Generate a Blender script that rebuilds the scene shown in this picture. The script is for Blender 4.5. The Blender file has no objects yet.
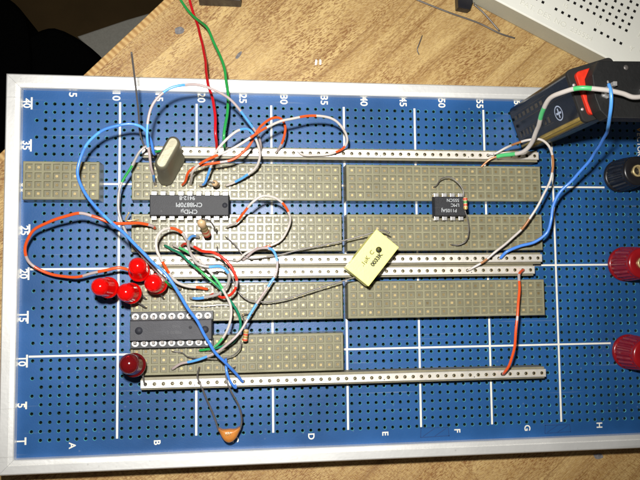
# A blue prototyping board with solderless strips, chips, lamps, jumper wires and a battery on a wooden desk, by flash.
# Authored in tenths of an inch (hole pitches): x along the long side, y across, z up from the panel; U turns pitches into metres.
import bpy, bmesh, math, random
from mathutils import Vector, Matrix
random.seed(7)
U = 0.00254
PI = math.pi
COL = bpy.context.scene.collection

# ---------------------------------------------------------------- materials
def new_mat(name):
    m = bpy.data.materials.new(name); m.use_nodes = True
    nt = m.node_tree
    return m, nt, nt.nodes['Principled BSDF']

def N(nt, t, **kw):
    n = nt.nodes.new(t)
    for k, v in kw.items(): setattr(n, k, v)
    return n

def mat(name, col, rough=.5, metal=0., var=.08, vscale=600., bump=0., bscale=1500., coat=0., trans=0., sss=0., ior=1.5, rvar=0.):
    """Principled surface whose colour wanders slightly with object noise, plus a fine bump."""
    m, nt, b = new_mat(name)
    tc = N(nt, 'ShaderNodeTexCoord')
    nz = N(nt, 'ShaderNodeTexNoise'); nz.inputs['Scale'].default_value = vscale; nz.inputs['Detail'].default_value = 4
    nt.links.new(tc.outputs['Object'], nz.inputs['Vector'])
    r = N(nt, 'ShaderNodeValToRGB')
    r.color_ramp.elements[0].position = .3; r.color_ramp.elements[1].position = .7
    r.color_ramp.elements[0].color = (*[c*(1-var) for c in col], 1)
    r.color_ramp.elements[1].color = (*[min(1, c*(1+var)) for c in col], 1)
    nt.links.new(nz.outputs['Fac'], r.inputs['Fac']); nt.links.new(r.outputs['Color'], b.inputs['Base Color'])
    b.inputs['Roughness'].default_value = rough; b.inputs['Metallic'].default_value = metal
    b.inputs['Coat Weight'].default_value = coat; b.inputs['Coat Roughness'].default_value = .12
    b.inputs['Transmission Weight'].default_value = trans; b.inputs['IOR'].default_value = ior
    if sss:
        b.inputs['Subsurface Weight'].default_value = sss; b.inputs['Subsurface Radius'].default_value = (.002, .0005, .0005)
        b.inputs['Subsurface Scale'].default_value = 1
    if rvar:
        mr = N(nt, 'ShaderNodeMapRange'); mr.inputs['To Min'].default_value = max(0.03, rough-rvar); mr.inputs['To Max'].default_value = rough+rvar
        nt.links.new(nz.outputs['Fac'], mr.inputs['Value']); nt.links.new(mr.outputs['Result'], b.inputs['Roughness'])
    if bump:
        n2 = N(nt, 'ShaderNodeTexNoise'); n2.inputs['Scale'].default_value = bscale; n2.inputs['Detail'].default_value = 3
        nt.links.new(tc.outputs['Object'], n2.inputs['Vector'])
        bp = N(nt, 'ShaderNodeBump'); bp.inputs['Strength'].default_value = bump; bp.inputs['Distance'].default_value = .0002
        nt.links.new(n2.outputs['Fac'], bp.inputs['Height']); nt.links.new(bp.outputs['Normal'], b.inputs['Normal'])
    return m

M = {}
M['panel'] = mat('blue_panel_lacquer', (.013, .076, .228), .40, var=.22, vscale=45, bump=.12, bscale=2500, rvar=.08)
M['penmark'] = mat('faint_pen_mark', (.010, .050, .165), .5)
M['rim'] = mat('drilled_laminate_rim', (.06, .25, .28), .3, var=.75, vscale=260)
M['bore'] = mat('drilled_bore', (.008, .022, .022), .6)
M['print'] = mat('cream_screen_print', (.80, .77, .66), .55, var=.05)
M['printy'] = mat('amber_screen_print', (.75, .42, .05), .55, var=.05)
M['tray'] = mat('dark_tray', (.012, .014, .018), .7)
M['frame'] = mat('satin_aluminium', (.92, .91, .88), .45, .62, var=.06, vscale=90, bump=.15, bscale=900)
M['block'] = mat('taupe_thermoplastic', (.238, .223, .142), .27, var=.14, vscale=160, bump=.22, bscale=900, coat=0, ior=1.42)
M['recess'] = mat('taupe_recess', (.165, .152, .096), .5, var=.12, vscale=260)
M['brass'] = mat('spring_brass', (.50, .39, .19), .34, .40, var=.25, vscale=700)
M['dark'] = mat('dark_slot', (.01, .009, .008), .8)
M['bus'] = mat('nickel_bus_plate', (.88, .83, .74), .44, .62, var=.10, vscale=300, bump=.2, bscale=700)
M['busbase'] = mat('bus_strip_base', (.22, .195, .125), .5, var=.1)
M['chip'] = mat('black_epoxy', (.012, .012, .015), .6, var=.15, vscale=900, bump=.3, bscale=3500)
M['chip2'] = mat('worn_grey_epoxy', (.040, .040, .047), .62, var=.22, vscale=200, bump=.3, bscale=3500)
M['chipmark'] = mat('pale_chip_ink', (.42, .44, .45), .7)
M['chipfaint'] = mat('faint_chip_ink', (.085, .085, .09), .7)
M['chipdot'] = mat('moulded_dimple', (.016, .017, .024), .7)
M['tin'] = mat('tinned_metal', (.82, .80, .78), .28, .7, var=.08, vscale=900)
M['lead'] = mat('dull_tinned_lead', (.17, .155, .145), .42, .5, var=.12, vscale=700)
M['copper'] = mat('bare_copper', (.72, .32, .16), .35, .6, var=.12)
M['can'] = mat('crystal_can_steel', (.19, .176, .122), .42, .60, var=.08, vscale=200, bump=.15, bscale=900)
M['socket'] = mat('socket_black', (.014, .014, .016), .45)
M['whitesock'] = mat('plated_socket_ring', (.86, .85, .82), .35, .25)
M['ledred'] = mat('red_lens_epoxy', (.85, .004, .003), .10, var=.03, sss=.15, coat=.4, trans=.45)
M['leddark'] = mat('dark_red_lens_epoxy', (.16, .004, .006), .10, var=.05, trans=.35, coat=.5)
M['res'] = mat('tan_resistor_body', (.50, .34, .18), .42, var=.1, vscale=900, bump=.25, bscale=1500)
M['resred'] = mat('red_band_paint', (.55, .05, .02), .45)
M['resgreen'] = mat('green_band_paint', (.05, .28, .07), .45)
M['resgold'] = mat('gold_band_paint', (.55, .36, .10), .35, .5)
M['resdark'] = mat('olive_band_paint', (.20, .16, .05), .45)
M['yellow'] = mat('pale_yellow_case', (.93, .90, .26), .38, var=.03, vscale=300, bump=.15)
M['ink'] = mat('black_ink', (.03, .03, .01), .6)
M['inkolive'] = mat('olive_ink', (.13, .115, .02), .6)
M['ceramic'] = mat('orange_ceramic_dip', (.52, .19, .035), .36, var=.22, vscale=260, bump=.5, bscale=700)
M['postblack'] = mat('black_knob_plastic', (.012, .011, .012), .30, var=.1)
M['postred'] = mat('red_knob_plastic', (.24, .005, .008), .24, var=.12, vscale=300, coat=.2)
M['knurlgilt'] = mat('worn_knob_rim', (.20, .09, .06), .45)
M['stud'] = mat('brown_brass_bore', (.22, .10, .03), .4, .5)
M['battery'] = mat('black_battery_sleeve', (.003, .004, .007), .24, var=.15, vscale=120, bump=.12, bscale=300, ior=1.33)
M['gold'] = mat('gold_battery_foil', (.36, .25, .05), .35, .5, var=.15, vscale=300)
M['goldline'] = mat('dark_foil_line', (.07, .045, .01), .45)
M['batprint'] = mat('faint_brown_print', (.060, .048, .030), .5)
M['emblem'] = mat('pale_blue_emblem', (.40, .46, .60), .5)
M['redplate'] = mat('red_terminal_plate', (.62, .030, .012), .35, var=.2)
M['slab'] = mat('black_fibre_slab', (.007, .007, .007), .6, var=.2, vscale=250, bump=.4, bscale=900)
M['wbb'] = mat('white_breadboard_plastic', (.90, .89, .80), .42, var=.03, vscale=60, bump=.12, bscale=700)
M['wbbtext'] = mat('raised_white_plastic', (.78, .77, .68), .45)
M['wbbside'] = mat('white_breadboard_shaded', (.46, .45, .36), .5, var=.04, vscale=90)  # same white plastic, with the shade of the side put into a darker colour
M['upholstery'] = mat('black_upholstery', (.0015, .0015, .0015), 1.0)
for n_ in M['upholstery'].node_tree.nodes:
    if n_.type == 'BSDF_PRINCIPLED': n_.inputs['Specular IOR Level'].default_value = .02
M['greymat'] = mat('grey_cushion_fabric', (.62, .60, .52), .8)
M['plasticblack'] = mat('small_black_plastic', (.012, .012, .016), .35)
M['pencil'] = mat('blue_grey_smudge', (.16, .15, .15), .7, var=.4, vscale=900)
M['chalk'] = mat('white_scuff', (.80, .80, .80), .7)
# wire insulations
def ins(n, c, r=.34): M[n] = mat('insulation_'+n, c, r, var=.05, vscale=300, coat=.15)
ins('w_white', (.54, .49, .45)); ins('w_grey', (.36, .33, .31)); ins('w_pink', (.42, .34, .33)); ins('w_blue', (.06, .22, .72)); ins('w_ltblue', (.09, .33, .80))
ins('w_orange', (.72, .085, .015)); ins('w_red', (.52, .006, .012)); ins('w_scarlet', (.62, .03, .012)); ins('w_green', (.02, .30, .06)); ins('w_ltgreen', (.08, .48, .16)); ins('w_dkgreen', (.01, .19, .10)); ins('w_brown', (.36, .15, .05))

def wear(m, dust=(.20, .25, .30)):
    nt = m.node_tree; L = nt.links; b = nt.nodes['Principled BSDF']; src = b.inputs['Base Color'].links[0].from_socket
    tc = N(nt, 'ShaderNodeTexCoord')
    v = N(nt, 'ShaderNodeTexVoronoi'); v.inputs['Scale'].default_value = 420; L.new(tc.outputs['Object'], v.inputs['Vector'])
    r1 = N(nt, 'ShaderNodeMapRange', clamp=True); r1.inputs['From Min'].default_value = .16; r1.inputs['From Max'].default_value = .06; L.new(v.outputs['Distance'], r1.inputs['Value'])
    n1 = N(nt, 'ShaderNodeTexNoise'); n1.inputs['Scale'].default_value = 130; L.new(tc.outputs['Object'], n1.inputs['Vector'])
    r2 = N(nt, 'ShaderNodeMapRange', clamp=True); r2.inputs['From Min'].default_value = .52; r2.inputs['From Max'].default_value = .66; L.new(n1.outputs['Fac'], r2.inputs['Value'])
    mp = N(nt, 'ShaderNodeMapping'); mp.inputs['Rotation'].default_value = (0, 0, .5); mp.inputs['Scale'].default_value = (25, 900, 1); L.new(tc.outputs['Object'], mp.inputs['Vector'])
    n2 = N(nt, 'ShaderNodeTexNoise'); n2.inputs['Scale'].default_value = 1; n2.inputs['Detail'].default_value = 1; L.new(mp.outputs[0], n2.inputs['Vector'])
    r3 = N(nt, 'ShaderNodeMapRange', clamp=True); r3.inputs['From Min'].default_value = .70; r3.inputs['From Max'].default_value = .76; L.new(n2.outputs['Fac'], r3.inputs['Value'])
    m1 = N(nt, 'ShaderNodeMath', operation='MULTIPLY'); L.new(r1.outputs[0], m1.inputs[0]); L.new(r2.outputs[0], m1.inputs[1])
    m2 = N(nt, 'ShaderNodeMath', operation='MAXIMUM'); L.new(m1.outputs[0], m2.inputs[0]); L.new(r3.outputs[0], m2.inputs[1])
    m3 = N(nt, 'ShaderNodeMath', operation='MULTIPLY'); L.new(m2.outputs[0], m3.inputs[0]); m3.inputs[1].default_value = .35
    mx = N(nt, 'ShaderNodeMix', data_type='RGBA'); L.new(m3.outputs[0], mx.inputs[0]); L.new(src, mx.inputs[6]); mx.inputs[7].default_value = (*dust, 1)
    L.new(mx.outputs[2], b.inputs['Base Color'])
wear(M['panel']); wear(M['block'], (.40, .38, .30)); wear(M['chip'], (.14, .14, .14)); wear(M['chip2'], (.14, .14, .14)); wear(M['slab'], (.07, .07, .07)); wear(M['frame'], (.35, .34, .32))
def vary(m, lo, hi):
    nt = m.node_tree; L = nt.links; b = nt.nodes['Principled BSDF']; src = b.inputs['Base Color'].links[0].from_socket
    oi = N(nt, 'ShaderNodeObjectInfo'); mr = N(nt, 'ShaderNodeMapRange'); mr.inputs['To Min'].default_value = lo; mr.inputs['To Max'].default_value = hi; L.new(oi.outputs['Random'], mr.inputs['Value'])
    vm = N(nt, 'ShaderNodeVectorMath', operation='SCALE'); L.new(src, vm.inputs[0]); L.new(mr.outputs[0], vm.inputs['Scale']); L.new(vm.outputs[0], b.inputs['Base Color'])
vary(M['brass'], .5, 1.5)

def wood():
    m, nt, b = new_mat('light_laminate_wood')
    L = nt.links
    tc = N(nt, 'ShaderNodeTexCoord')
    mp = N(nt, 'ShaderNodeMapping'); mp.inputs['Rotation'].default_value = (0, 0, math.radians(-43))
    mp.inputs['Scale'].default_value = (1/U, 1/U, 1/U)
    L.new(tc.outputs['Object'], mp.inputs['Vector'])
    br = N(nt, 'ShaderNodeTexBrick'); br.offset = .37
    br.inputs['Scale'].default_value = 1; br.inputs['Brick Width'].default_value = 170; br.inputs['Row Height'].default_value = 15.5
    br.inputs['Mortar Size'].default_value = .07; br.inputs['Mortar Smooth'].default_value = .6
    br.inputs['Color1'].default_value = (0, 0, 0, 1); br.inputs['Color2'].default_value = (1, 1, 1, 1); br.inputs['Mortar'].default_value = (.5, .5, .5, 1)
    L.new(mp.outputs['Vector'], br.inputs['Vector'])
    # warp so the grain wanders
    wn = N(nt, 'ShaderNodeTexNoise'); wn.inputs['Scale'].default_value = .05; wn.inputs['Detail'].default_value = 1
    L.new(mp.outputs['Vector'], wn.inputs['Vector'])
    ws = N(nt, 'ShaderNodeVectorMath', operation='SCALE'); ws.inputs['Scale'].default_value = 3.0
    L.new(wn.outputs['Color'], ws.inputs[0])
    wa = N(nt, 'ShaderNodeVectorMath', operation='ADD'); L.new(mp.outputs['Vector'], wa.inputs[0]); L.new(ws.outputs[0], wa.inputs[1])
    # every stave takes its own piece of the log
    bs = N(nt, 'ShaderNodeVectorMath', operation='SCALE'); bs.inputs['Scale'].default_value = 37; L.new(br.outputs['Color'], bs.inputs[0])
    wb = N(nt, 'ShaderNodeVectorMath', operation='ADD'); L.new(wa.outputs[0], wb.inputs[0]); L.new(bs.outputs[0], wb.inputs[1])
    def stretched(sx, sy, scale, detail, lo, hi, tilt=0):
        m0 = N(nt, 'ShaderNodeMapping'); m0.inputs['Rotation'].default_value = (0, 0, math.radians(tilt)); L.new(wb.outputs[0], m0.inputs['Vector'])
        mm = N(nt, 'ShaderNodeMapping'); mm.inputs['Scale'].default_value = (sx, sy, 1); L.new(m0.outputs[0], mm.inputs['Vector'])
        nn = N(nt, 'ShaderNodeTexNoise'); nn.inputs['Scale'].default_value = scale; nn.inputs['Detail'].default_value = detail; nn.inputs['Roughness'].default_value = .55
        L.new(mm.outputs[0], nn.inputs['Vector'])
        rr = N(nt, 'ShaderNodeMapRange', clamp=True); rr.inputs['From Min'].default_value = lo; rr.inputs['From Max'].default_value = hi
        L.new(nn.outputs['Fac'], rr.inputs['Value']); return rr.outputs[0]
    pores = stretched(2.1, 8.0, 1.0, 2.0, .465, .60, 8)      # short brown dashes
    cross = stretched(1.5, 5.0, 1.0, 2.0, .50, .66, 84)      # ripple figure across the grain in some staves
    bands = stretched(.03, .50, 1.0, 4.0, .38, .62)          # growth bands
    streak = stretched(.02, 2.4, 1.0, 3.0, .56, .68)          # long dark lines
    patchy = stretched(.10, .16, 1.0, 2.0, .40, .62)         # where dashes crowd
    fine = stretched(.9, 5.5, 2.0, 2.0, .30, .70, 10)
    def mix(a, bcol, fac, typ='MIX'):
        mx = N(nt, 'ShaderNodeMix', data_type='RGBA', blend_type=typ)
        for s, v in ((6, a), (7, bcol)):
            if isinstance(v, tuple): mx.inputs[s].default_value = (*v, 1)
            else: L.new(v, mx.inputs[s])
        if isinstance(fac, float): mx.inputs[0].default_value = fac
        else: L.new(fac, mx.inputs[0])
        return mx.outputs[2]
    def mul(a, k):
        mm = N(nt, 'ShaderNodeMath', operation='MULTIPLY'); L.new(a, mm.inputs[0])
        if isinstance(k, float): mm.inputs[1].default_value = k
        else: L.new(k, mm.inputs[1])
        return mm.outputs[0]
    sep = N(nt, 'ShaderNodeSeparateColor'); L.new(br.outputs['Color'], sep.inputs[0])
    some = N(nt, 'ShaderNodeMapRange', clamp=True); some.inputs['From Min'].default_value = .45; some.inputs['From Max'].default_value = .62; L.new(sep.outputs[0], some.inputs['Value'])
    dens = N(nt, 'ShaderNodeMapRange'); dens.inputs['To Min'].default_value = .35; dens.inputs['To Max'].default_value = 1.0; L.new(patchy, dens.inputs['Value'])
    c = mix((.57, .39, .145), (.36, .205, .058), mul(bands, .95))
    c = mix(c, (.72, .55, .29), mul(fine, .45))
    c = mix(c, (.20, .075, .016), mul(mul(pores, dens.outputs[0]), .92))
    c = mix(c, (.20, .075, .016), mul(mul(cross, some.outputs[0]), .6))
    c = mix(c, (.34, .17, .045), mul(sep.outputs[0], .28))
    c = mix(c, (.20, .09, .025), mul(streak, .55))
    c = mix(c, (.24, .12, .04), mul(br.outputs['Fac'], .35))
    L.new(c, b.inputs['Base Color'])
    b.inputs['Roughness'].default_value = .5
    bp = N(nt, 'ShaderNodeBump'); bp.inputs['Strength'].default_value = .25; bp.inputs['Distance'].default_value = .0002
    L.new(pores, bp.inputs['Height']); bp.invert = True; L.new(bp.outputs[0], b.inputs['Normal'])
    return m
M['wood'] = wood()

def edgeband():
    m, nt, b = new_mat('desk_edge_band_wood'); L = nt.links
    tc = N(nt, 'ShaderNodeTexCoord'); mp = N(nt, 'ShaderNodeMapping'); mp.inputs['Rotation'].default_value = (0, 0, math.radians(-45.5)); mp.inputs['Scale'].default_value = (1/U,)*3
    L.new(tc.outputs['Object'], mp.inputs['Vector'])
    w = N(nt, 'ShaderNodeTexWave', wave_type='BANDS', bands_direction='X'); w.inputs['Scale'].default_value = .42; w.inputs['Distortion'].default_value = 2.2; w.inputs['Detail'].default_value = 3; w.inputs['Detail Scale'].default_value = 1.5
    L.new(mp.outputs[0], w.inputs['Vector'])
    r = N(nt, 'ShaderNodeValToRGB'); r.color_ramp.elements[0].color = (.36, .19, .055, 1); r.color_ramp.elements[1].color = (.58, .38, .15, 1)
    L.new(w.outputs['Fac'], r.inputs[0]); L.new(r.outputs[0], b.inputs['Base Color']); b.inputs['Roughness'].default_value = .55
    return m
M['band'] = edgeband()

def floor_mat():
    m, nt, b = new_mat('dark_brown_floor'); L = nt.links
    tc = N(nt, 'ShaderNodeTexCoord'); n = N(nt, 'ShaderNodeTexNoise'); n.inputs['Scale'].default_value = 14; n.inputs['Detail'].default_value = 6
    L.new(tc.outputs['Object'], n.inputs['Vector'])
    r = N(nt, 'ShaderNodeValToRGB'); r.color_ramp.elements[0].color = (.07, .045, .015, 1); r.color_ramp.elements[1].color = (.26, .16, .055, 1)
    L.new(n.outputs['Fac'], r.inputs[0]); L.new(r.outputs[0], b.inputs['Base Color']); b.inputs['Roughness'].default_value = .8
    return m
M['floor'] = floor_mat()

# ---------------------------------------------------------------- mesh building
class MB:
    """Collects faces (in pitches) and links them as ONE mesh object."""
    def __init__(s): s.v = []; s.f = []; s.m = []; s.sm = []; s.mats = []
    def mi(s, name):
        if name not in s.mats: s.mats.append(name)
        return s.mats.index(name)
    def add(s, verts, faces, m, smooth=False):
        b = len(s.v); s.v += [tuple(v) for v in verts]; k = s.mi(m)
        for f in faces: s.f.append([b+i for i in f]); s.m.append(k); s.sm.append(smooth)
    def box(s, x0, x1, y0, y1, z0, z1, m, bev=0., xf=None):
        """box with chamfered edges"""
        bm = bmesh.new(); bmesh.ops.create_cube(bm, size=1)
        for v in bm.verts:
            v.co = Vector(((x0+x1)/2+v.co.x*(x1-x0), (y0+y1)/2+v.co.y*(y1-y0), (z0+z1)/2+v.co.z*(z1-z0)))
        if bev: bmesh.ops.bevel(bm, geom=list(bm.edges), offset=bev, segments=2, profile=.6, affect='EDGES', clamp_overlap=True)
        bm.verts.index_update()
        vs = [(xf @ v.co if xf else v.co.copy()) for v in bm.verts]
        s.add(vs, [[v.index for v in f.verts] for f in bm.faces], m); bm.free()
    def prism(s, outline, z0, z1, m, bev=0., xf=None, smooth=False):
        bm = bmesh.new()
        vs = [bm.verts.new((x, y, z0)) for x, y in outline]
        f = bm.faces.new(vs)
        r = bmesh.ops.extrude_face_region(bm, geom=[f])
        for e in r['geom']:
            if isinstance(e, bmesh.types.BMVert): e.co.z = z1
        bmesh.ops.recalc_face_normals(bm, faces=bm.faces)
        if bev:
            ed = [e for e in bm.edges if abs(e.verts[0].co.z-z1) < 1e-6 and abs(e.verts[1].co.z-z1) < 1e-6]
            bmesh.ops.bevel(bm, geom=ed, offset=bev, segments=3, profile=.6, affect='EDGES', clamp_overlap=True)
        bm.verts.index_update()
        s.add([(xf @ v.co if xf else v.co.copy()) for v in bm.verts], [[v.index for v in f.verts] for f in bm.faces], m, smooth); bm.free()
    def lathe(s, prof, m, n=28, xf=None, smooth=True, flute=None, cap=True):
        """prof: list of (r, z) bottom to top; flute(angle_index, ring_index) scales r"""
        vs = []
        for i, (r, z) in enumerate(prof):
            for k in range(n):
                a = 2*PI*k/n; rr = r*(flute(k, i) if flute else 1)
                vs.append(Vector((rr*math.cos(a), rr*math.sin(a), z)))
        if xf: vs = [xf @ v for v in vs]
        fs = [[i*n+k, i*n+(k+1) % n, (i+1)*n+(k+1) % n, (i+1)*n+k] for i in range(len(prof)-1) for k in range(n)]
        if cap: fs += [list(range(n))[::-1], [(len(prof)-1)*n+k for k in range(n)]]
        s.add(vs, fs, m, smooth)
    def tube(s, pts, r, m, n=10, colour=None, taper=None):
        """round tube along pts; colour(fraction) -> material name for stripes"""
        pts = [Vector(p) for p in pts]
        if len(pts) < 2: return
        L = [0]
        for a, b in zip(pts, pts[1:]): L.append(L[-1]+(b-a).length)
        T = L[-1] or 1
        nrm = None; rings = []
        for i, p in enumerate(pts):
            t = (pts[min(i+1, len(pts)-1)]-pts[max(i-1, 0)]).normalized()
            if nrm is None:
                nrm = t.orthogonal().normalized()
            nrm = (nrm - t*nrm.dot(t)).normalized(); bi = t.cross(nrm)
            rr = r*(taper(L[i]/T) if taper else 1)
            rings.append([p+nrm*rr*math.cos(2*PI*k/n)+bi*rr*math.sin(2*PI*k/n) for k in range(n)])
        b = len(s.v)
        for q in rings: s.v += [tuple(v) for v in q]
        for i in range(len(pts)-1):
            mm = s.mi(colour((L[i]+L[i+1])/2/T) if colour else m)
            for k in range(n):
                s.f.append([b+i*n+k, b+i*n+(k+1) % n, b+(i+1)*n+(k+1) % n, b+(i+1)*n+k]); s.m.append(mm); s.sm.append(True)
        for base, rev in ((b, True), (b+(len(pts)-1)*n, False)):
            f = [base+k for k in range(n)]
            s.f.append(f[::-1] if rev else f); s.m.append(s.mi(m)); s.sm.append(False)
    def text(s, body, x, y, z, size, m, rot=0., align='CENTER', bold=0., xf=None, depth=.008, sx=1.0):
        cu = bpy.data.curves.new('t', 'FONT'); cu.body = body; cu.size = size; cu.align_x = align; cu.align_y = 'CENTER'
        cu.extrude = depth; cu.offset = bold
        o = bpy.data.objects.new('t', cu); COL.objects.link(o)
        dg = bpy.context.evaluated_depsgraph_get(); me = bpy.data.meshes.new_from_object(o.evaluated_get(dg))
        R = Matrix.Translation((x, y, z)) @ Matrix.Rotation(rot, 4, 'Z') @ Matrix.Diagonal((sx, 1, 1, 1))
        if xf: R = xf @ R
        s.add([R @ v.co for v in me.vertices], [list(p.vertices) for p in me.polygons], m)
        bpy.data.objects.remove(o); bpy.data.curves.remove(cu); bpy.data.meshes.remove(me)
    def mesh(s, name, origin=(0, 0, 0)):
        me = bpy.data.meshes.new(name)
        ox, oy, oz = origin
        me.from_pydata([((x-ox)*U, (y-oy)*U, (z-oz)*U) for x, y, z in s.v], [], s.f)
        for k in s.mats: me.materials.append(M[k])
        me.polygons.foreach_set('material_index', s.m); me.polygons.foreach_set('use_smooth', s.sm)
        me.validate(); me.update()
        return me

def thing(name, label, cat, loc=(0, 0, 0), rotz=0., group=None):
    o = bpy.data.objects.new(name, None); COL.objects.link(o)
    o.empty_display_size = .002
    o.location = Vector(loc)*U; o.rotation_euler = (0, 0, rotz)
    o['label'] = label; o['category'] = cat
    if group: o['group'] = group
    o['_o'] = list(loc) if not rotz else [0, 0, 0]
    return o

def part(name, mb, parent, label=None, local=False, kind=None):
    """a part authored in board coordinates (or in the thing's own when local)"""
    if local: org = (0, 0, 0)
    else:
        p = parent
        while p.parent: p = p.parent
        org = tuple(p['_o'])
    o = bpy.data.objects.new(name, mb.mesh(name, org)); COL.objects.link(o); o.parent = parent
    if label: o['label'] = label
    if kind: o['kind'] = kind
    return o

def solo(name, mb, label, cat, loc, group=None):
    o = bpy.data.objects.new(name, mb.mesh(name, loc)); COL.objects.link(o); o.location = Vector(loc)*U
    o['label'] = label; o['category'] = cat
    if group: o['group'] = group
    return o

def struct(name, mb):
    o = bpy.data.objects.new(name, mb.mesh(name)); COL.objects.link(o); o['kind'] = 'structure'
    return o

def dup_tree(src, loc, label, group=None):
    r = src.copy(); COL.objects.link(r); r.location = Vector(loc)*U; r['label'] = label; r['_o'] = list(loc)
    if group: r['group'] = group
    for ch in list(src.children):
        c = ch.copy(); COL.objects.link(c); c.parent = r
        for g in list(ch.children):
            d = g.copy(); COL.objects.link(d); d.parent = c
    return r

def smooth_path(pts, step=.12):
    P = [Vector(p) for p in pts]
    if len(P) == 2: P = [P[0], P[0].lerp(P[1], .5), P[1]]
    Q = [P[0]*2-P[1]]+P+[P[-1]*2-P[-2]]
    out = []
    for i in range(1, len(Q)-2):
        p0, p1, p2, p3 = Q[i-1:i+3]
        t0 = 0; t1 = t0+max((p1-p0).length, 1e-4)**.5; t2 = t1+max((p2-p1).length, 1e-4)**.5; t3 = t2+max((p3-p2).length, 1e-4)**.5
        n = max(2, int((p2-p1).length/step))
        for k in range(n):
            t = t1+(t2-t1)*k/n
            a1 = p0*((t1-t)/(t1-t0))+p1*((t-t0)/(t1-t0)); a2 = p1*((t2-t)/(t2-t1))+p2*((t-t1)/(t2-t1)); a3 = p2*((t3-t)/(t3-t2))+p3*((t-t2)/(t3-t2))
            b1 = a1*((t2-t)/(t2-t0))+a2*((t-t0)/(t2-t0)); b2 = a2*((t3-t)/(t3-t1))+a3*((t-t1)/(t3-t1))
            out.append(b1*((t2-t)/(t2-t1))+b2*((t-t1)/(t2-t1)))
    out.append(P[-1])
    return out

def cut(path, a, b):
    """part of a polyline between arc lengths a and b"""
    L = [0]
    for p, q in zip(path, path[1:]): L.append(L[-1]+(q-p).length)
    return [p for p, l in zip(path, L) if a-1e-6 <= l <= b+1e-6], L[-1]

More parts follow.
